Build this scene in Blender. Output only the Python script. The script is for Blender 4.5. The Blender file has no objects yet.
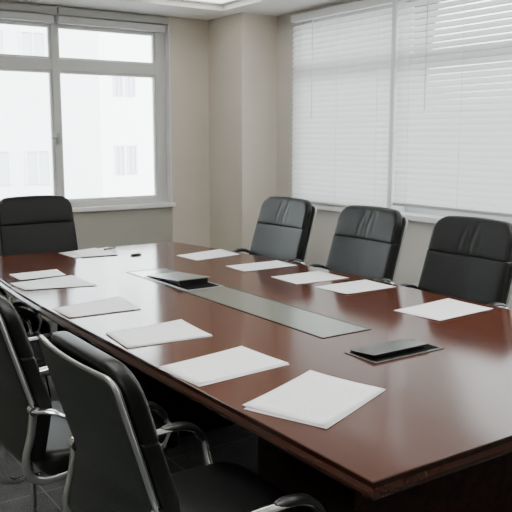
import bpy, bmesh, math, random
from mathutils import Vector, Matrix, noise

random.seed(4)
sc = bpy.context.scene
col = sc.collection
PI = math.pi

# ------------------------------------------------------------------ materials
def new_mat(name):
    m = bpy.data.materials.new(name); m.use_nodes = True
    nt = m.node_tree; nt.nodes.clear()
    out = nt.nodes.new('ShaderNodeOutputMaterial')
    return m, nt, out

def pbr(name, color, rough=.5, metal=0., bump=0., bump_scale=60., var=0., var_scale=4., coat=0., coat_rough=.1,
        spec=.5, stretch=(1, 1, 1), emit=None, emit_s=0., rough_var=0., detail=6.):
    m, nt, out = new_mat(name)
    N, L = nt.nodes, nt.links
    b = N.new('ShaderNodeBsdfPrincipled')
    b.inputs['Base Color'].default_value = (*color, 1)
    b.inputs['Roughness'].default_value = rough
    b.inputs['Metallic'].default_value = metal
    b.inputs['Specular IOR Level'].default_value = spec
    b.inputs['Coat Weight'].default_value = coat
    b.inputs['Coat Roughness'].default_value = coat_rough
    if emit: 
        b.inputs['Emission Color'].default_value = (*emit, 1); b.inputs['Emission Strength'].default_value = emit_s
    L.new(b.outputs[0], out.inputs[0])
    tc = N.new('ShaderNodeTexCoord'); mp = N.new('ShaderNodeMapping'); mp.inputs['Scale'].default_value = stretch
    L.new(tc.outputs['Object'], mp.inputs[0])
    if var > 0:
        n = N.new('ShaderNodeTexNoise'); n.inputs['Scale'].default_value = var_scale; n.inputs['Detail'].default_value = detail
        L.new(mp.outputs[0], n.inputs['Vector'])
        r = N.new('ShaderNodeValToRGB')
        r.color_ramp.elements[0].position = .3; r.color_ramp.elements[1].position = .7
        r.color_ramp.elements[0].color = (*[c * (1 - var) for c in color], 1)
        r.color_ramp.elements[1].color = (*[min(1, c * (1 + var)) for c in color], 1)
        L.new(n.outputs[0], r.inputs[0]); L.new(r.outputs[0], b.inputs['Base Color'])
        if rough_var:
            mr = N.new('ShaderNodeMapRange'); mr.inputs['To Min'].default_value = rough - rough_var; mr.inputs['To Max'].default_value = rough + rough_var
            L.new(n.outputs[0], mr.inputs[0]); L.new(mr.outputs[0], b.inputs['Roughness'])
    if bump > 0:
        n2 = N.new('ShaderNodeTexNoise'); n2.inputs['Scale'].default_value = bump_scale; n2.inputs['Detail'].default_value = 4
        L.new(mp.outputs[0], n2.inputs['Vector'])
        bp = N.new('ShaderNodeBump'); bp.inputs['Strength'].default_value = bump; bp.inputs['Distance'].default_value = .01
        L.new(n2.outputs[0], bp.inputs['Height']); L.new(bp.outputs[0], b.inputs['Normal'])
    return m

def wood_mat(name, dark, light, coat=.8, rough=.3, coat_rough=.1, coat_ior=1.6):
    m, nt, out = new_mat(name)
    N, L = nt.nodes, nt.links
    b = N.new('ShaderNodeBsdfPrincipled')
    b.inputs['Roughness'].default_value = rough
    b.inputs['Coat Weight'].default_value = coat
    b.inputs['Coat Roughness'].default_value = coat_rough
    b.inputs['Coat IOR'].default_value = coat_ior; b.inputs['Specular IOR Level'].default_value = .0
    tc = N.new('ShaderNodeTexCoord'); mp = N.new('ShaderNodeMapping')
    mp.inputs['Scale'].default_value = (9, .7, 9)
    L.new(tc.outputs['Object'], mp.inputs[0])
    n = N.new('ShaderNodeTexNoise'); n.inputs['Scale'].default_value = 3.; n.inputs['Detail'].default_value = 8; n.inputs['Distortion'].default_value = .6
    L.new(mp.outputs[0], n.inputs['Vector'])
    mp2 = N.new('ShaderNodeMapping'); mp2.inputs['Scale'].default_value = (70, 3, 70)
    L.new(tc.outputs['Object'], mp2.inputs[0])
    n2 = N.new('ShaderNodeTexNoise'); n2.inputs['Scale'].default_value = 3.; n2.inputs['Detail'].default_value = 3
    L.new(mp2.outputs[0], n2.inputs['Vector'])
    mx = N.new('ShaderNodeMath'); mx.operation = 'MULTIPLY_ADD'; mx.inputs[1].default_value = .35
    L.new(n2.outputs[0], mx.inputs[0]); L.new(n.outputs[0], mx.inputs[2])
    r = N.new('ShaderNodeValToRGB')
    r.color_ramp.elements[0].position = .35; r.color_ramp.elements[1].position = 1.0
    r.color_ramp.elements[0].color = (*dark, 1); r.color_ramp.elements[1].color = (*light, 1)
    L.new(mx.outputs[0], r.inputs[0]); L.new(r.outputs[0], b.inputs['Base Color'])
    L.new(b.outputs[0], out.inputs[0])
    return m

def carpet_mat():
    m, nt, out = new_mat('carpet')
    N, L = nt.nodes, nt.links
    b = N.new('ShaderNodeBsdfPrincipled'); b.inputs['Roughness'].default_value = .75
    b.inputs['Specular IOR Level'].default_value = .35
    tc = N.new('ShaderNodeTexCoord')
    n = N.new('ShaderNodeTexNoise'); n.inputs['Scale'].default_value = 120.; n.inputs['Detail'].default_value = 4
    L.new(tc.outputs['Object'], n.inputs['Vector'])
    n3 = N.new('ShaderNodeTexNoise'); n3.inputs['Scale'].default_value = 9.; n3.inputs['Detail'].default_value = 6
    L.new(tc.outputs['Object'], n3.inputs['Vector'])
    ad = N.new('ShaderNodeMath'); ad.operation = 'MULTIPLY_ADD'; ad.inputs[1].default_value = .5
    L.new(n3.outputs[0], ad.inputs[0]); L.new(n.outputs[0], ad.inputs[2])
    r = N.new('ShaderNodeValToRGB')
    r.color_ramp.elements[0].position = .55; r.color_ramp.elements[1].position = .95
    r.color_ramp.elements[0].color = (.085, .093, .094, 1); r.color_ramp.elements[1].color = (.20, .21, .212, 1)
    L.new(ad.outputs[0], r.inputs[0])
    br = N.new('ShaderNodeTexBrick'); br.inputs['Scale'].default_value = 1.
    br.inputs['Brick Width'].default_value = .6; br.inputs['Row Height'].default_value = .6
    br.inputs['Mortar Size'].default_value = .0035; br.offset = 0.
    br.inputs['Color1'].default_value = (0, 0, 0, 1); br.inputs['Color2'].default_value = (0, 0, 0, 1)
    br.inputs['Mortar'].default_value = (1, 1, 1, 1)
    mp = N.new('ShaderNodeMapping'); mp.inputs['Location'].default_value = (.2, -.075, 0)
    L.new(tc.outputs['Object'], mp.inputs[0]); L.new(mp.outputs[0], br.inputs['Vector'])
    mix = N.new('ShaderNodeMixRGB'); mix.inputs[2].default_value = (.27,.28,.28,1)
    L.new(br.outputs[0], mix.inputs[0]); L.new(r.outputs[0], mix.inputs[1])
    L.new(mix.outputs[0], b.inputs['Base Color'])
    bp = N.new('ShaderNodeBump'); bp.inputs['Strength'].default_value = .6; bp.inputs['Distance'].default_value = .01
    L.new(n.outputs[0], bp.inputs['Height']); L.new(bp.outputs[0], b.inputs['Normal'])
    L.new(b.outputs[0], out.inputs[0])
    return m

def glass_mat(name, tint=(.95, .97, .96)):
    m, nt, out = new_mat(name)
    N, L = nt.nodes, nt.links
    t = N.new('ShaderNodeBsdfTransparent'); t.inputs[0].default_value = (*tint, 1)
    g = N.new('ShaderNodeBsdfGlossy'); g.inputs['Roughness'].default_value = .02
    f = N.new('ShaderNodeFresnel'); f.inputs[0].default_value = 1.45
    mx = N.new('ShaderNodeMixShader')
    L.new(f.outputs[0], mx.inputs[0]); L.new(t.outputs[0], mx.inputs[1]); L.new(g.outputs[0], mx.inputs[2])
    L.new(mx.outputs[0], out.inputs[0])
    return m

def slat_mat():
    m, nt, out = new_mat('blind_slat')
    N, L = nt.nodes, nt.links
    d = N.new('ShaderNodeBsdfPrincipled'); d.inputs['Base Color'].default_value = (.72, .73, .72, 1); d.inputs['Roughness'].default_value = .45
    t = N.new('ShaderNodeBsdfTranslucent'); t.inputs[0].default_value = (.80, .81, .80, 1)
    mx = N.new('ShaderNodeMixShader'); mx.inputs[0].default_value = .26
    L.new(d.outputs[0], mx.inputs[1]); L.new(t.outputs[0], mx.inputs[2])
    L.new(mx.outputs[0], out.inputs[0])
    return m

def paper_mat(name, text=.0, base=(.90, .905, .93)):
    m, nt, out = new_mat(name)
    N, L = nt.nodes, nt.links
    b = N.new('ShaderNodeBsdfPrincipled'); b.inputs['Roughness'].default_value = .55
    b.inputs['Base Color'].default_value = (*base, 1)
    if text > 0:
        uv = N.new('ShaderNodeTexCoord')
        sp = N.new('ShaderNodeSeparateXYZ'); L.new(uv.outputs['UV'], sp.inputs[0])
        # rows of faint writing: bands across v, broken up along u
        mul = N.new('ShaderNodeMath'); mul.operation = 'MULTIPLY'; mul.inputs[1].default_value = 22
        L.new(sp.outputs['Y'], mul.inputs[0])
        fr = N.new('ShaderNodeMath'); fr.operation = 'FRACT'; L.new(mul.outputs[0], fr.inputs[0])
        lt = N.new('ShaderNodeMath'); lt.operation = 'LESS_THAN'; lt.inputs[1].default_value = .42; L.new(fr.outputs[0], lt.inputs[0])
        mp = N.new('ShaderNodeMapping'); mp.inputs['Scale'].default_value = (38, 22, 1)
        L.new(uv.outputs['UV'], mp.inputs[0])
        n = N.new('ShaderNodeTexNoise'); n.inputs['Scale'].default_value = 1.4; n.inputs['Detail'].default_value = 2
        L.new(mp.outputs[0], n.inputs['Vector'])
        gt = N.new('ShaderNodeMath'); gt.operation = 'GREATER_THAN'; gt.inputs[1].default_value = .47; L.new(n.outputs[0], gt.inputs[0])
        m1 = N.new('ShaderNodeMath'); m1.operation = 'MULTIPLY'; L.new(lt.outputs[0], m1.inputs[0]); L.new(gt.outputs[0], m1.inputs[1])
        prev = m1
        for ax, lo, hi in (('X', .12, .86), ('Y', .1, .9)):
            a = N.new('ShaderNodeMath'); a.operation = 'GREATER_THAN'; a.inputs[1].default_value = lo; L.new(sp.outputs[ax], a.inputs[0])
            c = N.new('ShaderNodeMath'); c.operation = 'LESS_THAN'; c.inputs[1].default_value = hi; L.new(sp.outputs[ax], c.inputs[0])
            q = N.new('ShaderNodeMath'); q.operation = 'MULTIPLY'; L.new(a.outputs[0], q.inputs[0]); L.new(c.outputs[0], q.inputs[1])
            q2 = N.new('ShaderNodeMath'); q2.operation = 'MULTIPLY'; L.new(prev.outputs[0], q2.inputs[0]); L.new(q.outputs[0], q2.inputs[1])
            prev = q2
        s = N.new('ShaderNodeMath'); s.operation = 'MULTIPLY'; s.inputs[1].default_value = text; L.new(prev.outputs[0], s.inputs[0])
        mix = N.new('ShaderNodeMixRGB'); mix.inputs[1].default_value = (*base, 1); mix.inputs[2].default_value = (.25, .26, .28, 1)
        L.new(s.outputs[0], mix.inputs[0]); L.new(mix.outputs[0], b.inputs['Base Color'])
    L.new(b.outputs[0], out.inputs[0])
    return m

M = dict(
    wall=pbr('wall_paint', (.66, .60, .52), .8, bump=.05, bump_scale=180, var=.02),
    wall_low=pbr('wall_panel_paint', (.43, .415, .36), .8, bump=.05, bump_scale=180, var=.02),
    wall_side=pbr('side_wall_paint', (.60, .575, .525), .8, bump=.05, bump_scale=180, var=.02),
    ceil=pbr('ceiling_paint', (.90, .89, .865), .85, bump=.04, bump_scale=150),
    carpet=carpet_mat(),
    frame=pbr('window_frame_paint', (.60, .60, .59), .45),
    white=pbr('white_paint', (.82, .82, .82), .45),
    rail=pbr('grey_enamel', (.45, .45, .44), .4),
    glass=glass_mat('window_glass'),
    slat=slat_mat(),
    cord=pbr('blind_cord', (.8, .8, .78), .7),
    top=wood_mat('cherry_tabletop', (.062, .0175, .0095), (.100, .030, .0165), coat=1., coat_rough=.13, coat_ior=1.48, rough=.4),
    wood_dark=wood_mat('dark_cherry_veneer', (.016, .006, .005), (.036, .013, .009), coat=.35, coat_rough=.25, coat_ior=1.45),
    edge=wood_mat('cherry_edge', (.020, .006, .0035), (.038, .012, .007), coat=.9, coat_rough=.15, coat_ior=1.5),
    leather=pbr('black_leather', (.006, .007, .0065), .38, bump=.10, bump_scale=350, var=.2, var_scale=8, spec=.26, rough_var=.05),
    shell=pbr('dark_leather_back', (.023, .029, .026), .46, bump=.15, bump_scale=200, spec=.45),
    trim=pbr('grey_back_trim', (.42, .43, .43), .3, metal=.85),
    chrome=pbr('chrome', (.85, .86, .86), .16, metal=1.),
    pad=pbr('black_arm_pad', (.012, .012, .013), .35, bump=.1),
    steel=pbr('brushed_steel', (.42, .43, .42), .28, metal=.9, bump=.05, bump_scale=90, stretch=(1, 30, 1)),
    steel_dark=pbr('dark_brushed_steel', (.20, .205, .20), .25, metal=.9, bump=.05, bump_scale=90, stretch=(1, 30, 1)),
    black=pbr('black_plastic', (.008, .008, .009), .4),
    well=pbr('well_shade', (.003, .003, .003), .9, spec=.1),  # near-black colour stands in for the shade inside the recess
    insert=pbr('grey_green_glass_panel', (.15, .172, .15), .22, var=.05, var_scale=3, coat=.8, coat_rough=.14),
    paper=paper_mat('plain_paper'),
    print=paper_mat('printed_paper', .20),
    print_soft=paper_mat('faintly_printed_paper', .12),
    panel=pbr('luminous_panel', (.9, .9, .88), .5, emit=(1., .97, .9), emit_s=2.2),
    panel_fill=pbr('fill_light_panel', (.9, .9, .88), .5, emit=(1., .98, .93), emit_s=6.),  # unseen near panels, glow raised to brighten the papers
    facade=pbr('pale_render', (.66, .67, .68), .9, var=.015, var_scale=.4),
    facade2=pbr('white_render', (.92, .92, .91), .9, var=.015, var_scale=.4),
    fwin=pbr('facade_window', (.60, .63, .66), .5),
    fpane=pbr('facade_pane', (.47, .50, .53), .5),
    ground=pbr('pavement', (.35, .35, .34), .9, var=.1),
    door=wood_mat('door_veneer', (.10, .045, .022), (.2, .09, .05), coat=.3),
)

# ------------------------------------------------------------------ mesh helpers
def link(name, bm, mat, parent=None, smooth=False, angle=None, loc=None):
    bmesh.ops.recalc_face_normals(bm, faces=bm.faces)
    me = bpy.data.meshes.new(name); bm.to_mesh(me); bm.free()
    if isinstance(mat, (list, tuple)):
        for q in mat: me.materials.append(q)
    else: me.materials.append(mat)
    if smooth:
        for p in me.polygons: p.use_smooth = True
        if angle is not None: me.set_sharp_from_angle(angle=math.radians(angle))
    o = bpy.data.objects.new(name, me); col.objects.link(o)
    if parent: o.parent = parent
    if loc: o.location = loc
    return o

def tag(o, label=None, cat=None, group=None, kind=None):
    if label: o['label'] = label
    if cat: o['category'] = cat
    if group: o['group'] = group
    if kind: o['kind'] = kind
    return o

def empty(name, loc=(0, 0, 0), rz=0., label=None, cat=None, group=None, parent=None, kind=None):
    o = bpy.data.objects.new(name, None); col.objects.link(o)
    o.location = loc; o.rotation_euler = (0, 0, rz); o.empty_display_size = .1
    if parent: o.parent = parent
    return tag(o, label, cat, group, kind)

def copy_tree(o, parent=None):
    c = o.copy(); col.objects.link(c)
    if parent: c.parent = parent
    for ch in list(o.children): copy_tree(ch, c)
    return c

def box(bm, x0, x1, y0, y1, z0, z1, bevel=0., seg=1, mi=0):
    r = bmesh.ops.create_cube(bm, size=1)
    vs = r['verts']
    for v in vs:
        v.co = Vector(((x0 + x1) / 2 + v.co.x * (x1 - x0), (y0 + y1) / 2 + v.co.y * (y1 - y0), (z0 + z1) / 2 + v.co.z * (z1 - z0)))
    es = {e for v in vs for e in v.link_edges}
    fs = {f for v in vs for f in v.link_faces}
    for f in fs: f.material_index = mi
    if bevel > 0:
        bmesh.ops.bevel(bm, geom=list(es), offset=bevel, segments=seg, profile=.5, affect='EDGES')

def boxes(name, lst, mat, parent=None, bevel=0., seg=1, smooth=False):
    bm = bmesh.new()
    for b in lst: box(bm, *b, bevel=bevel, seg=seg)
    return link(name, bm, mat, parent, smooth)

def catmull(pts, n=6):
    pts = [Vector(p) for p in pts]; out = []
    for i in range(len(pts) - 1):
        p0 = pts[max(i - 1, 0)]; p1 = pts[i]; p2 = pts[i + 1]; p3 = pts[min(i + 2, len(pts) - 1)]
        for k in range(n):
            t = k / n
            out.append(.5 * ((2 * p1) + (-p0 + p2) * t + (2 * p0 - 5 * p1 + 4 * p2 - p3) * t * t + (-p0 + 3 * p1 - 3 * p2 + p3) * t ** 3))
    out.append(pts[-1]); return out

def sweep(bm, path, ra, rb=None, seg=10, up=Vector((0, 1, 0)), radii=None, cap=True):
    """elliptic tube; ra = radius along `up`-ish side, rb = the other."""
    rb = rb or ra; path = [Vector(p) for p in path]; rings = []
    for i, p in enumerate(path):
        t = (path[min(i + 1, len(path) - 1)] - path[max(i - 1, 0)]).normalized()
        s = up - t * up.dot(t)
        if s.length < 1e-4: s = Vector((1, 0, 0)) - t * t.x
        s.normalize(); n = t.cross(s)
        k = radii[i] if radii else 1.
        rings.append([bm.verts.new(p + s * math.cos(2 * PI * j / seg) * ra * k + n * math.sin(2 * PI * j / seg) * rb * k) for j in range(seg)])
    for a, b in zip(rings, rings[1:]):
        for j in range(seg): bm.faces.new((a[j], a[(j + 1) % seg], b[(j + 1) % seg], b[j]))
    if cap:
        bm.faces.new(list(reversed(rings[0]))); bm.faces.new(rings[-1])

def soft_panel(tx, wy, hz, corner, edge, deform, ny=14, nz=14, low=None):
    """upholstered slab: thickness tx, width wy, height hz (z from 0), rounded outline, softened rims, then deformed."""
    bm = bmesh.new()
    outline = []; lw = low or corner
    for sy, top, a0 in ((1, 1, 0), (-1, 1, 90), (-1, 0, 180), (1, 0, 270)):
        q = corner if top else lw
        cy = sy * (wy / 2 - q); cz = hz - q if top else q
        for k in range(7):
            a = math.radians(a0 + 90 * k / 6)
            outline.append((cy + q * math.cos(a), cz + q * math.sin(a)))
    f = bm.faces.new([bm.verts.new((-tx / 2, y, z)) for y, z in outline])
    r = bmesh.ops.extrude_face_region(bm, geom=[f])
    for v in [g for g in r['geom'] if isinstance(g, bmesh.types.BMVert)]: v.co.x = tx / 2
    bmesh.ops.recalc_face_normals(bm, faces=bm.faces)
    es = [e for e in bm.edges if abs(e.verts[0].co.x - e.verts[1].co.x) < 1e-6]
    bmesh.ops.bevel(bm, geom=es, offset=edge, segments=4, profile=.5, affect='EDGES')
    for k in range(1, ny):
        y = -wy / 2 + wy * k / ny
        bmesh.ops.bisect_plane(bm, geom=list(bm.verts) + list(bm.edges) + list(bm.faces), plane_co=(0, y, 0), plane_no=(0, 1, 0))
    for k in range(1, nz):
        z = hz * k / nz
        bmesh.ops.bisect_plane(bm, geom=list(bm.verts) + list(bm.edges) + list(bm.faces), plane_co=(0, 0, z), plane_no=(0, 0, 1))
    bmesh.ops.remove_doubles(bm, verts=bm.verts, dist=1e-5)
    for v in bm.verts: v.co = deform(v.co.copy())
    return bm

# ------------------------------------------------------------------ room
XW, YW, ZC = 4.0, 6.1, 2.525
XB, YB = -1.9, -2.2
T = .15
def struct(name, lst, mat, bevel=0.):
    return tag(boxes(name, lst, mat, bevel=bevel), kind='structure')

struct('floor', [(XB, XW, YB, YW, -.1, 0)], M['carpet'])
# window wall (far): opening X WX0..WX1, z WZ0..WZ1
WX0, WX1, WZ0, WZ1 = .45, 3.25, .905, 2.46
struct('wall_far', [(XB - T, WX0, YW, YW + T, 0, 2.9), (WX1, XW + T, YW, YW + T, 0, 2.9), (WX0, WX1, YW, YW + T, WZ1, 2.9),
                    (WX0, WX1, YW + .012, YW + T, 0, WZ0)], M['wall'])
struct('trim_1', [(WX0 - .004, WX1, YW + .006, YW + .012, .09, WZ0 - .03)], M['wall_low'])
# right wall: opening Y
RY0, RY1, RZ0, RZ1 = 1.2, 5.31, .925, 2.47
struct('wall_right', [(XW, XW + T, YB - T, RY0, 0, 2.9), (XW, XW + T, RY1, YW, 0, 2.9), (XW, XW + T, RY0, RY1, RZ1, 2.9),
                      (XW, XW + T, RY0, RY1, 0, RZ0)], M['wall_side'])
struct('trim_2', [(3.64, XW, 5.55, YW, 0, ZC)], M['wall'])           # boxed-in corner pillar
struct('wall_left', [(XB - T, XB, YB - T, YW, 0, 2.9)], M['wall_side'])
struct('wall_back', [(XB, XW, YB - T, YB, 0, 2.9)], M['wall_side'])
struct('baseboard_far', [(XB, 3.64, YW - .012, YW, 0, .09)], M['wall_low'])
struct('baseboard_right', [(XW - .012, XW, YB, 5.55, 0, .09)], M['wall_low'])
# ceiling: perimeter soffit with a shallow tray
TX0, TX1, TY0, TY1 = -.9, 3.47, -1.2, 5.58
struct('ceiling', [(XB, TX0, YB, YW, ZC, 2.9), (TX1, XW, YB, YW, ZC, 2.9), (TX0, TX1, YB, TY0, ZC, 2.9), (TX0, TX1, TY1, YW, ZC, 2.9),
                   (TX0, TX1, TY0, TY1, ZC + .07, 2.9)], M['ceil'])
# recessed luminous ceiling panels in the tray; the strong near ones are added fill
def ceiling_light(x0, x1, y0, y1, label, mat='panel'):
    e = empty('ceiling_light', ((x0 + x1) / 2, (y0 + y1) / 2, ZC + .07), 0, label, 'ceiling light', 'recessed ceiling lights')
    hx, hy = (x1 - x0) / 2, (y1 - y0) / 2
    boxes('light_frame', [(-hx, hx, -hy, -hy + .03, -.025, 0), (-hx, hx, hy - .03, hy, -.025, 0), (-hx, -hx + .03, -hy + .03, hy - .03, -.025, 0), (hx - .03, hx, -hy + .03, hy - .03, -.025, 0)], M['white'], e)
    boxes('diffuser', [(-hx + .03, hx - .03, -hy + .03, hy - .03, -.016, -.004)], M[mat], e)
ceiling_light(2.75, 3.46, 4.2, 5.57, 'glowing recessed ceiling panel near the corner pillar')
ceiling_light(.4, 1.4, 4.2, 5.57, 'glowing recessed ceiling panel nearer the wide bare window')
ceiling_light(.4, 1.4, 1.2, 2.6, 'added unseen fill-light ceiling panel over the near left chairs', 'panel_fill')
ceiling_light(2.4, 3.4, 1.2, 2.6, 'added unseen fill-light ceiling panel over the near right end of the table', 'panel_fill')
ceiling_light(-.6, .4, -1., .2, 'added unseen fill-light ceiling panel behind the viewpoint', 'panel_fill')

# door in the back wall (unseen side of the room)
d = empty('door_1', (.6, YB + .02, 0), kind='structure')
boxes('door_leaf', [(-.45, .45, -.02, .02, 0, 2.05)], M['door'], d)
boxes('door_frame', [(-.52, -.45, -.02, .03, 0, 2.12), (.45, .52, -.02, .03, 0, 2.12), (-.45, .45, -.02, .03, 2.05, 2.12)], M['wall_low'], d)
bm = bmesh.new(); sweep(bm, [(.36, .02, 1.0), (.36, .07, 1.0), (.25, .07, 1.0)], .01)
link('door_handle', bm, M['steel'], d, True)

# ---- far window (bare)
w = empty('window_1', (0, 0, 0), kind='structure')
FY0, FY1 = YW + .07, YW + .13
px = [WX0, .55, 1.29, 1.355, 2.215, 2.285, 3.145, WX1]
fl = [(WX0, .55, FY0, FY1, .92, WZ1), (3.145, WX1, FY0, FY1, .92, WZ1)]
fl += [(.55, 3.145, FY0, FY1, .92, .968), (.55, 3.145, FY0, FY1, 2.385, WZ1)]
boxes('window_frame', fl, M['frame'], w, bevel=.004)
boxes('mullion', [(2.218, 2.276, FY0 - .006, FY1, .968, 2.385)], M['frame'], w, bevel=.004)
boxes('mullion', [(1.29, 1.355, FY0 - .006, FY1, .968, 2.385)], M['frame'], w, bevel=.004)
boxes('transom', [(.55, 3.145, FY0 - .004, FY1, 2.03, 2.118)], M['frame'], w, bevel=.004)
for a, b in ((.55, 1.29), (1.355, 2.218), (2.276, 3.145)):
    for z0, z1 in ((.968, 2.03), (2.118, 2.385)):
        boxes('sash', [(a, a + .016, FY0 + .012, FY1 - .012, z0, z1), (b - .016, b, FY0 + .012, FY1 - .012, z0, z1),
                       (a + .016, b - .016, FY0 + .012, FY1 - .012, z0, z0 + .02), (a + .016, b - .016, FY0 + .012, FY1 - .012, z1 - .02, z1)], M['white'], w)
        boxes('pane', [(a + .02, b - .02, FY0 + .03, FY0 + .034, z0 + .018, z1 - .018)], M['glass'], w)
# reveal lining + sill
boxes('reveal', [(WX1 - .008, WX1 + .0, YW - .004, FY0, .92, WZ1), (WX0, WX0 + .008, YW - .004, FY0, .92, WZ1)], M['white'], w)
boxes('window_sill', [(WX0 - .05, WX1 + .02, YW - .035, FY0 + .01, .886, .921)], M['white'], w, bevel=.004)
bm = bmesh.new()
box(bm, 2.228, 2.262, FY0 - .02, FY0 - .006, 1.44, 1.53, .004)
sweep(bm, [(2.245, FY0 - .015, 1.5), (2.245, FY0 - .04, 1.5), (2.222, FY0 - .045, 1.495), (2.18, FY0 - .045, 1.49)], .008)
link('window_handle', bm, M['rail'], w, True, 40)

def raised_blind(x0, x1, label):
    e = empty('raised_blind', ((x0 + x1) / 2, YW - .0, 2.46), 0, label, 'blind', 'raised blinds of the far window')
    h = (x1 - x0) / 2
    boxes('headrail', [(-h, h, -.045, .0, -.005, .05)], M['rail'], e, bevel=.003)
    bm = bmesh.new()
    for k in range(8):
        z = -.014 - k * .0052
        box(bm, -h + .01, h - .01, .004, .052, z - .0022, z + .0022)
    link('slat_stack', bm, M['white'], e)
    boxes('bottom_rail', [(-h + .008, h - .008, .004, .05, -.066, -.055)], M['white'], e, bevel=.002)
    return e
raised_blind(2.25, 3.225, 'raised white blind stack at the right half of the bare window')
raised_blind(1.28, 2.235, 'raised white blind stack at the left part of the bare window')
raised_blind(.47, 1.27, 'raised white blind stack at the end of the window outside the view')

# ---- right window behind blinds
w = empty('window_2', (0, 0, 0), kind='structure')
GX0, GX1 = XW + .08, XW + .13
boxes('window_frame', [(GX0, GX1, RY0, RY0 + .08, .955, RZ1), (GX0, GX1, RY1 - .07, RY1, .955, RZ1), (GX0, GX1, RY0 + .08, RY1 - .07, .955, 1.0), (GX0, GX1, RY0 + .08, RY1 - .07, 2.42, RZ1)], M['frame'], w)
boxes('mullion', [(XW - .062, GX1, 4.046, 4.084, .955, 2.44)], M['white'], w)
boxes('mullion', [(GX0 - .01, GX1, 2.60, 2.68, 1.0, 2.42)], M['rail'], w)
boxes('transom', [(GX0 - .005, GX1, RY0 + .08, RY1 - .07, 2.0, 2.09)], M['rail'], w)
for a, b in ((RY0 + .08, 2.60), (2.68, 4.03), (4.12, RY1 - .07)):
    for z0, z1 in ((1.0, 2.0), (2.09, 2.42)):
        boxes('pane', [(GX0 + .02, GX0 + .024, a, b, z0, z1)], M['glass'], w)
boxes('window_sill', [(XW - .045, GX0 + .01, RY0 - .03, RY1 + .02, .915, .955)], M['white'], w, bevel=.004)

def blind(y0, y1, ztop, zbot, tilt, label, pitch=.042, width=.050):
    xc = XW - .032
    e = empty('venetian_blind', (xc, (y0 + y1) / 2, zbot), 0, label, 'blind')
    h = (y1 - y0) / 2; H = ztop - zbot
    boxes('headrail', [(-.028, .028, -h, h, H - .055, H)], M['white'], e, bevel=.003)
    bm = bmesh.new()
    n = int((H - .09) / pitch)
    a = math.radians(tilt)
    for k in range(n):
        z = .04 + k * pitch
        nd = 5; rows = []
        jit = random.uniform(-.5, .5)
        aa = a + math.radians(jit)
        for i in range(nd):
            t = (i / (nd - 1) - .5)
            cam = .004 * (1 - (2 * t) ** 2)           # crowned cross-section
            lx = t * width
            # room-side edge lower: room side is -x
            X = lx * math.cos(aa) - cam * math.sin(aa); Z = lx * math.sin(aa) + cam * math.cos(aa)
            rows.append((X, Z))
        segs = 6
        vv = [[bm.verts.new((X, -h + .006 + (2 * h - .012) * s / segs, z + Z + .0006 * math.sin(s * 2.1 + k))) for s in range(segs + 1)] for X, Z in rows]
        for i in range(nd - 1):
            for s in range(segs): bm.faces.new((vv[i][s], vv[i + 1][s], vv[i + 1][s + 1], vv[i][s + 1]))
    link('slats', bm, M['slat'], e, True)
    boxes('bottom_rail', [(-.022, .022, -h + .006, h - .006, 0, .022)], M['rail'], e, bevel=.003)
    m = max(2, round((y1 - y0) / .5))
    for k in range(m + 1):
        y = -h + .14 + (2 * h - .28) * k / m
        bm = bmesh.new()
        sweep(bm, [(-.026, y, .01), (-.026, y, H - .05)], .0016, seg=5)
        link('ladder_cord', bm, M['cord'], e)
    bm = bmesh.new()
    sweep(bm, [(-.036, h - .3, H * .45), (-.036, h - .3, H - .05)], .0035, seg=6)
    link('tilt_wand', bm, M['cord'], e)
    return e
blind(4.085, 5.275, 2.49, .957, 64, 'white venetian blind beside the corner pillar, lowered onto the sill')
blind(1.9, 4.045, 2.49, 1.012, 60, 'wide white venetian blind behind the two nearer right chairs')

# ------------------------------------------------------------------ outside
tag(boxes('pavement', [(-60, 90, -60, 90, -9.2, -9)], M['ground']), kind='structure')
def building(x0, x1, y, d, z0, z1, mat, wins, label):
    e = empty('building', ((x0 + x1) / 2, y, z0), 0, label, 'building')
    cx = (x0 + x1) / 2
    boxes('facade', [(x0 - cx, x1 - cx, 0, d, 0, z1 - z0)], mat, e)
    boxes('cornice', [(x0 - cx - .1, x1 - cx + .1, -.25, 0, z1 - z0 - .4, z1 - z0)], mat, e)
    for (a, b, c, dd) in wins:
        f = boxes('window', [(a - cx, a - cx + .06, -.06, 0, c - z0, dd - z0 - .06), (b - cx - .06, b - cx, -.06, 0, c - z0, dd - z0 - .06),
                             ((a + b) / 2 - cx - .03, (a + b) / 2 - cx + .03, -.06, 0, c - z0, dd - z0 - .06), (a - cx, b - cx, -.06, 0, dd - z0 - .06, dd - z0)], M['fwin'], e)
        boxes('pane', [(a - cx + .06, b - cx - .06, -.03, -.005, c - z0, dd - z0 - .06)], M['fpane'], f)
    return e
wins = []
for zz in (-6.45, -3.15, .15, 3.45, 6.75, 10.05):
    for k in range(6):
        wins.append((7.0 - k * 1.15, 7.75 - k * 1.15, zz, zz + 1.0))
building(-8, 9.35, 22, 8, -9, 16, M['facade'], wins, 'pale grey building seen through the left pane of the far window')
wins = []
for zz in (-5.7, -2.8, .1, 3.0, 5.9, 8.8):
    for k in range(8):
        q = 12.0 + (k // 2) * 2.9 + (k % 2) * .5
        wins.append((q, q + .4, zz, zz + 1.1))
building(11.2, 26, 27, 8, -9, 18, M['facade2'], wins, 'white building seen through the right pane of the far window')
wins = [(0, 0, 0, 0)][:0]
e = empty('building', (30, 8, -9), 0, 'pale office block behind the drawn venetian blinds', 'building')
boxes('facade', [(0, 8, -6, 9, 0, 20)], M['facade2'], e)
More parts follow.
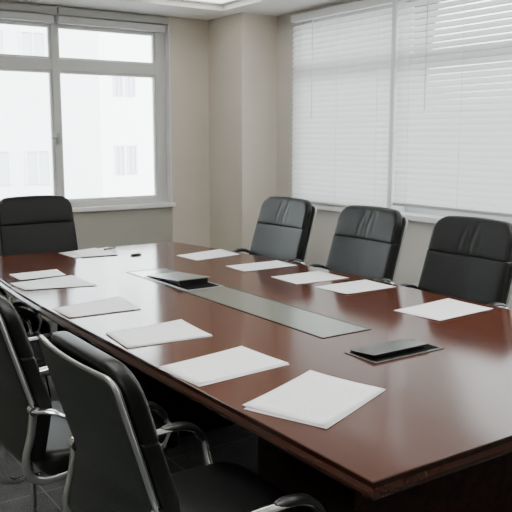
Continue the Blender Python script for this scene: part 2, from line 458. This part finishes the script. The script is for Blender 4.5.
for zz in (3, 6.4, 9.8, 13.2):
    for k in range(5):
        f = boxes('window', [(-.08, 0, -5 + k * 2.8, -3.2 + k * 2.8, zz, zz + 1.6)], M['fwin'], e)
        boxes('pane', [(-.1, -.08, -4.9 + k * 2.8, -3.3 + k * 2.8, zz + .1, zz + 1.5)], M['fpane'], f)

# ------------------------------------------------------------------ table
TZ = .75
tb = empty('conference_table', (1.94, 3.04, 0), 0, 'long dark cherry conference table with a grey-green centre strip', 'table')
ox, oy = 1.94, 3.04
# outline, clockwise from near-left corner (world coords)
def table_outline():
    pts = [(1.114, 1.176), (2.785, 1.176)]
    for k in range(13):
        t = k / 12; y = 1.176 + (4.91 - 1.176) * t
        if k == 0: continue
        x = 2.785 - .0 * t - (.0 if t < .55 else .165 * ((t - .55) / .45) ** 1.7)
        pts.append((x, y))
    for k in range(13):
        t = 1 - k / 12; y = 1.176 + (4.91 - 1.176) * t
        if k == 12: continue
        x = 1.114 + (.0 if t < .55 else .11 * ((t - .55) / .45) ** 1.7)
        pts.append((x, y))
    return pts
OUT = table_outline()
def inset(pts, d):
    n = len(pts); res = []
    for i in range(n):
        p0, p1, p2 = Vector(pts[i - 1]), Vector(pts[i]), Vector(pts[(i + 1) % n])
        d1 = (p1 - p0).normalized(); d2 = (p2 - p1).normalized()
        n1 = Vector((-d1.y, d1.x)); n2 = Vector((-d2.y, d2.x))
        m = (n1 + n2).normalized(); k = d / max(.3, m.dot(n1))
        res.append((p1.x + m.x * k, p1.y + m.y * k))
    return res
def lofted(name, levels, mats, parent, topmat=0, sidemat=1):
    bm = bmesh.new(); rings = []
    for d, z in levels:
        rings.append([bm.verts.new((x - ox, y - oy, z)) for x, y in inset(OUT, d)])
    n = len(OUT)
    for a, b in zip(rings, rings[1:]):
        for j in range(n):
            f = bm.faces.new((a[j], a[(j + 1) % n], b[(j + 1) % n], b[j])); f.material_index = sidemat
    f = bm.faces.new(rings[0]); f.material_index = topmat
    f = bm.faces.new(list(reversed(rings[-1]))); f.material_index = sidemat
    return link(name, bm, mats, parent)
lofted('tabletop', [(.0, TZ), (-.003, TZ - .002), (-.004, TZ - .014), (-.007, TZ - .017)], [M['top'], M['edge']], tb)
lofted('edge_moulding', [(-.003, TZ - .0165), (-.007, TZ - .017), (-.014, TZ - .024), (-.016, TZ - .030), (-.013, TZ - .037), (-.004, TZ - .042), (.03, TZ - .044)], [M['edge'], M['edge']], tb)
def pl(x0, x1, y0, y1, z0, z1): return (x0 - ox, x1 - ox, y0 - oy, y1 - oy, z0, z1)
boxes('pedestal', [pl(1.30, 2.0, 1.44, 1.9, .03, .706), pl(1.32, 1.98, 1.46, 1.88, 0, .03)], M['wood_dark'], tb, bevel=.003)
boxes('pedestal', [pl(2.42, 2.66, 1.9, 2.3, .03, .706), pl(2.44, 2.64, 1.92, 2.28, 0, .03)], M['wood_dark'], tb, bevel=.003)
boxes('pedestal', [pl(1.34, 2.52, 3.25, 3.8, .03, .706), pl(1.36, 2.50, 3.27, 3.78, 0, .03)], M['wood_dark'], tb, bevel=.003)
boxes('modesty_panel', [pl(2.52, 2.55, 2.3, 3.25, .42, .706)], M['wood_dark'], tb)
# centre inlay
boxes('glass_inlay', [pl(1.803, 2.032, 2.195, 3.92, TZ - .003, TZ + .0015)], M['insert'], tb)
fr = [pl(1.795, 1.803, 2.187, 3.928, TZ - .003, TZ + .003), pl(2.032, 2.040, 2.187, 3.928, TZ - .003, TZ + .003),
      pl(1.803, 2.032, 2.187, 2.195, TZ - .003, TZ + .003), pl(1.803, 2.032, 3.92, 3.928, TZ - .003, TZ + .003)]
boxes('inlay_frame', fr, M['steel_dark'], tb)

def cable_box(x0, x1, y0, y1, hinge, lift, lid_rect, label, lid_mat='steel'):
    """flush steel surround with a flat black plate for the shaded well and a lid hinged on one side, standing slightly open."""
    bm = bmesh.new(); z0, z1 = TZ - .004, TZ + .004; t = .012
    for b in ((x0, x1, y0, y0 + t), (x0, x1, y1 - t, y1), (x0, x0 + t, y0 + t, y1 - t), (x1 - t, x1, y0 + t, y1 - t)):
        box(bm, b[0] - ox, b[1] - ox, b[2] - oy, b[3] - oy, z0, z1, .0015)
    o = link('cable_box', bm, M[lid_mat], tb); o['label'] = label
    boxes('box_well_shade', [pl(x0 + t, x1 - t, y0 + t, y1 - t, TZ - .004, TZ + .0025)], M['well'], o)  # thin black plate as the dark recess, no hole cut
    a0, a1, b0, b1 = lid_rect
    # lid as tilted slab, far edge low (hinge), near edge lifted
    bm = bmesh.new()
    zs = lambda y: TZ + .005 + lift * (b1 - y) / (b1 - b0)
    v = [bm.verts.new((x - ox, y - oy, zs(y) + h)) for h in (0, .006) for x, y in ((a0, b0), (a1, b0), (a1, b1), (a0, b1))]
    for f in ((0, 3, 2, 1), (4, 5, 6, 7), (0, 1, 5, 4), (1, 2, 6, 5), (2, 3, 7, 6), (3, 0, 4, 7)): bm.faces.new([v[i] for i in f])
    bmesh.ops.bevel(bm, geom=list(bm.edges), offset=.0015, segments=1, affect='EDGES')
    link('box_lid', bm, M[lid_mat], o)
    bm = bmesh.new()   # black wedge standing in for the shaded gap under the lifted lid
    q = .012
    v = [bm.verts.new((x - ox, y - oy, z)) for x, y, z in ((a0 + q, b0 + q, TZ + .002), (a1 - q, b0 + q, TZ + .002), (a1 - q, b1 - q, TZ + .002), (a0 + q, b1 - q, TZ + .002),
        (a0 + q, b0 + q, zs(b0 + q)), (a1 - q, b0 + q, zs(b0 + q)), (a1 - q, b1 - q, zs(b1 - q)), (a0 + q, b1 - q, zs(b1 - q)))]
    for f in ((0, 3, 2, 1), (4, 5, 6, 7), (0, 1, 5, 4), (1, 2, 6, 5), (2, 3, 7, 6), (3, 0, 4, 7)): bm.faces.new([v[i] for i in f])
    link('lid_gap_shade', bm, M['black'], o)
    return o
cable_box(1.733, 2.067, 1.832, 1.992, 'y', .010, (1.752, 2.02, 1.862, 1.984), 'small steel cable box with its lid tipped open, near end', 'steel_dark')
cable_box(1.812, 2.026, 3.26, 3.74, 'y', .026, (1.824, 2.014, 3.37, 3.725), 'long steel cable box with a raised lid, in the centre strip')

# ------------------------------------------------------------------ papers
def sheet(name, c, z, lift, mat, label, group, thick=.0004, bow=.0, edge_mat=None, n=10, wob=.0008, cat='paper'):
    """c: four corners (bl, tl, tr, br) in metres; lift: height of each corner above the table."""
    cx = sum(p[0] for p in c) / 4; cy = sum(p[1] for p in c) / 4
    bm = bmesh.new(); uvl = bm.loops.layers.uv.new('UVMap')
    seed = random.uniform(0, 50)
    V = {}
    for i in range(n + 1):
        for j in range(n + 1):
            u, v = i / n, j / n
            w = ((1 - u) * (1 - v), (1 - u) * v, u * v, u * (1 - v))
            x = sum(w[k] * c[k][0] for k in range(4)); y = sum(w[k] * c[k][1] for k in range(4))
            # corners curl up only near the corner
            h = sum(lift[k] * max(0, (w[k] - .25) / .75) ** 1.6 for k in range(4))
            e0 = min(lift[0], lift[3]) * max(0, 1 - v / .35) ** 2
            h = .55 * max(h, e0) + bow * math.sin(PI * v) * math.sin(PI * u)
            h += wob * (1 + noise.noise(Vector((u * 2 + seed, v * 2, 0))))
            V[i, j] = bm.verts.new((x - cx, y - cy, h))
    for i in range(n):
        for j in range(n):
            f = bm.faces.new((V[i, j], V[i + 1, j], V[i + 1, j + 1], V[i, j + 1]))
            for lp, (a, b) in zip(f.loops, ((i, j), (i + 1, j), (i + 1, j + 1), (i, j + 1))): lp[uvl].uv = (a / n, b / n)
    me = bpy.data.meshes.new(name); bm.to_mesh(me); bm.free(); me.materials.append(mat)
    for p in me.polygons: p.use_smooth = True
    o = bpy.data.objects.new(name, me); col.objects.link(o); o.location = (cx, cy, z)
    md = o.modifiers.new('thickness', 'SOLIDIFY'); md.thickness = thick; md.offset = 1
    return tag(o, label, cat, group)
Z0 = TZ + .0004
GL, GR = 'papers along the left side of the table', 'papers along the right side of the table'
def off(c, dx, dy, r=0.):
    cx = sum(p[0] for p in c) / 4; cy = sum(p[1] for p in c) / 4
    return [(cx + (p[0] - cx) * math.cos(r) - (p[1] - cy) * math.sin(r) + dx, cy + (p[0] - cx) * math.sin(r) + (p[1] - cy) * math.cos(r) + dy) for p in c]
# corners order: near-left, far-left, far-right, near-right
P1 = [(1.223, 1.485), (1.136, 1.736), (1.486, 1.873), (1.566, 1.615)]
P2 = [(1.125, 1.968), (1.113, 2.201), (1.471, 2.250), (1.492, 1.995)]
P3 = [(1.125, 2.475), (1.146, 2.715), (1.491, 2.735), (1.467, 2.450)]
P4 = [(1.125, 3.035), (1.128, 3.255), (1.479, 3.324), (1.451, 3.021)]
P5b = [(1.16, 3.725), (1.151, 3.955), (1.505, 3.997), (1.505, 3.640)]
P5a = [(1.219, 3.985), (1.225, 4.21), (1.50, 4.22), (1.473, 4.000)]
P6 = [(1.788, 4.565), (1.80, 4.83), (2.102, 4.885), (2.022, 4.531)]
P7 = [(2.322, 4.048), (2.319, 4.312), (2.70, 4.386), (2.684, 4.11)]
P8 = [(2.342, 3.556), (2.364, 3.787), (2.731, 3.778), (2.72, 3.553)]
P9 = [(2.36, 3.09), (2.379, 3.35), (2.704, 3.34), (2.704, 3.077)]
P10 = [(2.408, 2.756), (2.396, 2.997), (2.742, 2.992), (2.737, 2.755)]
P11 = [(2.36, 2.124), (2.348, 2.379), (2.735, 2.413), (2.73, 2.148)]
sheet('paper_sheet', off(P1, -.006, -.012, .03), Z0, (.002, .001, .001, .001), M['paper'], 'lower white sheet peeking out under the nearest printed page', GL)
sheet('paper_sheet', off(P1, .004, -.004, .01), Z0 + .0014, (.003, .0, .0, .001), M['paper'], 'middle white sheet of the nearest stack, under the printed page', GL)
sheet('paper_sheet', P1, Z0 + .0028, (.004, .003, .014, .002), M['print'], 'printed white sheet on top of the nearest stack, by the near left corner', GL, bow=.004)
sheet('paper_sheet', off(P2, -.004, -.012, .015), Z0, (.001, .001, .001, .001), M['paper'], 'blank sheet under the second printed page from the near corner', GL)
sheet('paper_sheet', P2, Z0 + .0014, (.004, .002, .009, .003), M['print_soft'], 'printed white sheet second from the near left corner, top of its pair', GL, bow=.003)
sheet('paper_sheet', off(P3, .002, -.004, .0), Z0, (.001, .0, .0, .001), M['paper'], 'blank sheet beneath the third page from the near left corner', GL)
sheet('paper_sheet', P3, Z0 + .0014, (.004, .004, .008, .004), M['paper'], 'white sheet with lifted near edge, third from the near left corner', GL, bow=.003)
sheet('paper_sheet', P4, Z0, (.005, .001, .006, .004), M['paper'], 'plain white sheet on the left edge, fourth from the near left corner', GL, bow=.003)
sheet('paper_sheet', P5b, Z0, (.005, .001, .002, .004), M['paper'], 'plain white sheet in the glare, nearer one of the overlapping far left pair', GL, bow=.002)
sheet('paper_sheet', P5a, Z0 + .002, (.006, .001, .002, .006), M['paper'], 'plain white sheet in the glare, farther one of the overlapping far left pair', GL, bow=.002)
sheet('paper_sheet', off(P6, -.055, .02, .10), Z0, (.002, .001, .001, .001), M['paper'], 'lower slanted sheet of the pair before the head chair', 'papers at the far end of the table')
sheet('paper_sheet', P6, Z0 + .0014, (.007, .001, .003, .004), M['paper'], 'upper white sheet of the pair before the head chair', 'papers at the far end of the table', bow=.004)
sheet('paper_sheet', P7, Z0, (.003, .001, .003, .002), M['paper'], 'white sheet at the far right corner, beyond the farthest right chair', GR, bow=.002)
sheet('paper_sheet', P8, Z0, (.006, .001, .003, .004), M['paper'], 'white sheet in front of the farthest right chair', GR, bow=.003)
sheet('paper_sheet', P9, Z0, (.003, .001, .004, .003), M['paper'], 'white sheet between the farthest and the middle right chairs', GR, bow=.002)
sheet('paper_sheet', P10, Z0, (.005, .001, .003, .003), M['paper'], 'white sheet in front of the middle right chair', GR, bow=.003)
sheet('paper_sheet', P11, Z0, (.006, .001, .004, .005), M['paper'], 'white sheet in front of the nearest right chair', GR, bow=.003)

# small things at the far end
p = empty('ballpoint_pen', (2.06, 4.76, TZ + .012), .35, 'dark pen lying on the sheet at the far end', 'pen')
bm = bmesh.new(); sweep(bm, [(-.05, 0, 0), (-.02, 0, 0), (.045, 0, 0), (.06, 0, 0)], .005, radii=[.9, 1, 1, .3], seg=8)
link('pen_barrel', bm, M['black'], p, True, 40)
bm = bmesh.new(); box(bm, -.052, -.015, -.001, .001, .005, .008, .0006)
link('pen_clip', bm, M['chrome'], p)
c = empty('binder_clip', (2.115, 4.47, TZ), .1, 'small flat black clip lying alone on the table glare', 'clip')
bm = bmesh.new(); box(bm, -.035, .035, -.014, .014, .001, .009, .003, 2)
link('clip_body', bm, M['black'], c, True, 40)
bm = bmesh.new(); sweep(bm, [(-.03, -.006, .011), (.028, -.004, .012), (.028, .004, .012), (-.03, .006, .011)], .0015, seg=6)
link('clip_wire', bm, M['steel'], c, True)

# ------------------------------------------------------------------ chairs
REC = .275
def back_x(z):
    """rear line of the backrest (local x at height z)."""
    if z >= .685: return -.250 - REC * (z - .685)
    if z >= .53: return -.250 - .030 * (.685 - z) / .155
    return -.280 + .043 * min(1, (.53 - z) / .06)

def make_chair(label, group, drop=0., creases=0., ws=1., rec=.275, arm_z=0., tk=.062, hump=False, ctop=0.):
    global REC
    REC = rec
    t = empty('conference_chair', (0, 0, 0), 0, label, 'chair', group)
    H = 1.07 - drop
    # --- rear shell
    hs = H - .035 - .50
    def ds(c):
        z = .50 + c.z; k = 1 - min(1, (abs(c.y) / .26)) ** 2
        return Vector((back_x(z) + c.x + .012 - .022 * k, c.y * (1 - .03 * (z - .5)), z))
    link('back_shell', soft_panel(.022, .515 * ws, hs, .032, .007, ds), M['shell'], t, True, 60)
    # --- grey rim round the shell
    W = .2575 * ws; path = []
    zt = H - .035
    def rim(y, z):
        k = 1 - min(1, (abs(y) / .26)) ** 2
        return Vector((back_x(z) + .010 - .022 * k, y * (1 - .03 * (z - .5)), z))
    r = .032
    for z in (.685, .72, .78, .84, .9, .95): 
        if z < zt - r - .01: path.append(rim(-W, z))
    for k in range(7):
        a = math.radians(180 - 90 * k / 6); path.append(rim(-W + r + r * math.cos(a), zt - r + r * math.sin(a)))
    for k in range(1, 8): path.append(rim(-W + r + (2 * W - 2 * r) * k / 8, zt))
    path2 = [Vector((p.x, -p.y, p.z)) for p in reversed(path[:-7])] if False else None
    for k in range(7):
        a = math.radians(90 - 90 * k / 6); path.append(rim(W - r + r * math.cos(a), zt - r + r * math.sin(a)))
    for z in (.95, .9, .84, .78, .72, .685):
        if z < zt - r - .01: path.append(rim(W, z))
    bm = bmesh.new(); sweep(bm, path, .0062, .0062, seg=8, up=Vector((1, 0, 0)))
    link('back_trim', bm, M['trim'], t, True)
    # --- cushions in front of the shell
    H -= ctop
    zs = H - .175                    # seam between head section and lower section
    def cush(z0, h, tk, tk_in, puff, crown=False):
        def f(c):
            v = c.z / h; z = z0 + c.z
            if crown: z += .012 * v * (1 - (c.y / .26) ** 2)
            kz = math.sin(PI * min(1, max(0, v))) ** .6
            ky = 1 - min(1, abs(c.y) / .255) ** 3
            fx = c.x
            if c.x > 0: fx = c.x * (1 + puff * kz * ky)
            kk = 1 - min(1, (abs(c.y) / .26)) ** 2
            x = back_x(z) + .024 + tk / 2 + fx - .016 * kk
            if c.x > 0 and creases:
                for yc, am in ((-.045, .8), (-.012, .5), (.022, 1), (.062, .35)):
                    d = (c.y - yc - .02 * (v - .5) - .006 * math.sin(v * 7 + yc * 90)) / (.006 + .006 * v)
                    x -= creases * am * math.exp(-d * d) * kz
            return Vector((x, c.y * (1 + .04 * (1 - (z - .5) / .55)), z))
        return f
    hb = zs - .50
    link('backrest_cushion', soft_panel(tk, .490 * ws, hb + .008, .014, .012, cush(.50, hb, tk, 0, .18), ny=16, low=.04), M['leather'], t, True, 70)
    cr = creases; creases_small = creases * .3
    hh = H - zs
    link('headrest', soft_panel(tk + .002, .490 * ws, hh + .008, .075, .018, cush(zs - .008, hh + .008, tk + .002, 0, .22, True), ny=60 if creases else 16, nz=12, low=.019), M['leather'], t, True, 70)
    # --- seat
    def dseat(c):
        # built upright: c.z (0..h) -> local x, c.x -> z
        lx = -.225 + c.z; k = (1 - min(1, abs(c.y) / .26) ** 2)
        z = .495 + c.x
        if c.x > 0: z += .012 * k
        fr = max(0, (lx - .16) / .12)
        z -= .03 * fr * fr
        return Vector((lx, c.y, z))
    link('seat', soft_panel(.075, .50, .49, .06, .026, dseat), M['leather'], t, True, 70)
    # --- side rails, arms and sled legs
    for s in (-1, 1):
        y = s * .262 * min(1, ws + .04)
        rp = catmull([(-.250, y, .690), (-.262, y, .61), (-.280, y, .535), (-.268, y, .482), (-.225, y, .458), (-.165, y, .460), (-.115, y, .478), (-.02, y, .478), (.19, y, .478)], 5)
        bm = bmesh.new(); sweep(bm, rp, .009, .013, seg=8)
        link('side_rail', bm, M['trim'], t, True)
        ya = s * .285
        ap = catmull([(-.252, y, .688), (-.20, ya, .700 - arm_z * .3), (-.12, ya, .698 - arm_z), (.0, ya, .702 - arm_z), (.09, ya, .699 - arm_z), (.145, ya, .676 - arm_z), (.172, ya, .62 - arm_z * .6), (.180, ya, .55), (.178, y + s * .004, .485)], 6)
        if hump:
            ap = catmull([(-.252, y, .690), (-.215, ya, .703), (-.165, ya, .722), (-.11, ya, .724), (-.065, ya, .706), (-.03, ya, .680), (.02, ya, .662), (.09, ya, .655), (.145, ya, .64), (.172, ya, .60), (.180, ya, .54), (.178, y + s * .004, .485)], 5)
        bm = bmesh.new(); sweep(bm, ap, .018, .008, seg=12)
        # joint boss
        bmesh.ops.create_cone(bm, cap_ends=True, segments=14, radius1=.016, radius2=.016, depth=.03,
                              matrix=Matrix.Translation((-.25, y, .688)) @ Matrix.Rotation(PI / 2, 4, 'X'))
        arm = link('arm', bm, M['chrome'], t, True, 60)
        pp = [p + Vector((0, 0, .006)) for p in catmull([(-.215, ya, .703), (-.165, ya, .722), (-.11, ya, .724), (-.065, ya, .706), (-.04, ya, .688)] if hump else [(.03, ya, .7015 - arm_z), (.09, ya, .699 - arm_z), (.128, ya, .687 - arm_z), (.154, ya, .662 - arm_z), (.170, ya, .620 - arm_z * .7)], 6)]
        bm = bmesh.new(); n = len(pp)
        sweep(bm, pp, .021, .012, seg=10, radii=[min(1, .45 + .9 * min(i, n - 1 - i) / 5) for i in range(n)])
        link('arm_pad', bm, M['pad'], arm, True, 60)
        yl = s * .235
        lp = catmull([(-.13, yl, .462), (-.125, yl, .35), (-.115, yl, .2), (-.12, yl, .06), (-.10, yl, .022), (-.06, yl, .013), (.05, yl, .013), (.16, yl, .013), (.215, yl, .022), (.235, yl, .06), (.215, yl, .2), (.19, yl, .35), (.18, yl, .462)], 5)
        bm = bmesh.new(); sweep(bm, lp, .0115, .0115, seg=8)
        link('leg', bm, M['chrome'], t, True)
    for lx in (-.125, .18):
        bm = bmesh.new(); sweep(bm, [(lx, -.255, .462), (lx, .255, .462)], .01, seg=8)
        link('cross_bar', bm, M['pad'], t, True)
    return t

def place(o, x, y, rz):
    o.location = (x, y, 0); o.rotation_euler = (0, 0, math.radians(rz))
GLc, GRc = 'chairs along the left side', 'chairs along the right side'
a = make_chair('black leather chair nearest the camera, seen from behind', GLc, drop=.03, ws=.89, rec=.30, arm_z=.055, tk=.050, ctop=.022)
place(a, .955, 1.65, 0)
b = copy_tree(a); b['label'] = 'black leather chair at the left picture edge, just beyond the nearest chair'
place(b, .945, 2.45, 0)
c = copy_tree(a); c['label'] = 'black leather chair mostly hidden beyond the two nearest left chairs'
place(c, 1.0, 3.46, 0)
d = copy_tree(a); d['label'] = 'black leather chair farthest along the left side, only its seat seen below the table'
place(d, 1.10, 4.17, 0)
r1 = make_chair('black leather chair nearest on the right side of the table', GRc, drop=-.02, creases=.0025, ws=1.03, rec=.30, hump=True, tk=.052)
place(r1, 2.745, 2.545, 180)
r2 = copy_tree(r1); r2['label'] = 'black leather chair in the middle of the three along the right'; place(r2, 2.745, 3.305, 180)
r3 = copy_tree(r1); r3['label'] = 'black leather chair farthest along the right, beside the corner pillar'; place(r3, 2.745, 4.11, 182)
hd = make_chair('matte black chair at the head of the table below the bare window', None, drop=-.02, ws=1.05, rec=.25, arm_z=.03)
place(hd, 1.715, 4.93, -90)

# ------------------------------------------------------------------ light
w = bpy.data.worlds.new('sky'); sc.world = w; w.use_nodes = True
nt = w.node_tree; bg = nt.nodes['Background']
tc = nt.nodes.new('ShaderNodeTexCoord'); sp = nt.nodes.new('ShaderNodeSeparateXYZ'); rp = nt.nodes.new('ShaderNodeValToRGB')
nt.links.new(tc.outputs['Generated'], sp.inputs[0]); nt.links.new(sp.outputs['Z'], rp.inputs[0]); nt.links.new(rp.outputs[0], bg.inputs[0])
rp.color_ramp.elements[0].color = (.95, .96, .97, 1); rp.color_ramp.elements[1].color = (.82, .90, 1., 1)
bg.inputs[1].default_value = 10

sun = bpy.data.lights.new('sun', 'SUN'); sun.energy = 4; sun.angle = math.radians(3); sun.color = (1, .98, .95)
so = bpy.data.objects.new('sun', sun); col.objects.link(so)
so.rotation_euler = Vector((.25, 1, -.75)).to_track_quat('-Z', 'Y').to_euler()

def area(name, loc, direction, sx, sy, power, color=(1, 1, 1), portal=False):
    l = bpy.data.lights.new(name, 'AREA'); l.shape = 'RECTANGLE'; l.size = sx; l.size_y = sy; l.energy = power; l.color = color
    if portal: l.cycles.is_portal = True
    o = bpy.data.objects.new(name, l); col.objects.link(o); o.location = loc
    o.rotation_euler = Vector(direction).to_track_quat('-Z', 'Z').to_euler()
    return o
area('far_window_portal', ((WX0 + WX1) / 2, YW + .16, 1.68), (0, -1, 0), WX1 - WX0, 1.55, 1, portal=True)
area('right_window_portal', (XW + .17, (RY0 + RY1) / 2, 1.7), (-1, 0, 0), RY1 - RY0, 1.55, 1, portal=True)

# ------------------------------------------------------------------ camera
cam = bpy.data.cameras.new('camera'); co = bpy.data.objects.new('camera', cam); col.objects.link(co)
f = 770.; p = math.atan(119 / f); fp = f / math.cos(p); th = -math.atan(531 / fp)
F = Vector((-math.sin(th) * math.cos(p), math.cos(th) * math.cos(p), -math.sin(p)))
R = Vector((math.cos(th), math.sin(th), 0)); U = R.cross(F)
mw = Matrix((R, U, -F)).transposed().to_4x4(); mw.translation = Vector((0, 0, 1.5))
co.matrix_world = mw
cam.sensor_width = 36; cam.lens = 36 * f / 512; cam.clip_start = .05; cam.clip_end = 300
sc.camera = co
sc.view_settings.view_transform = 'AgX'
sc.view_settings.look = 'AgX - Base Contrast'
sc.view_settings.exposure = .55
sc.cycles.max_bounces = 10; sc.cycles.diffuse_bounces = 6; sc.cycles.glossy_bounces = 4; sc.cycles.transparent_max_bounces = 12
sc.cycles.sample_clamp_indirect = 6
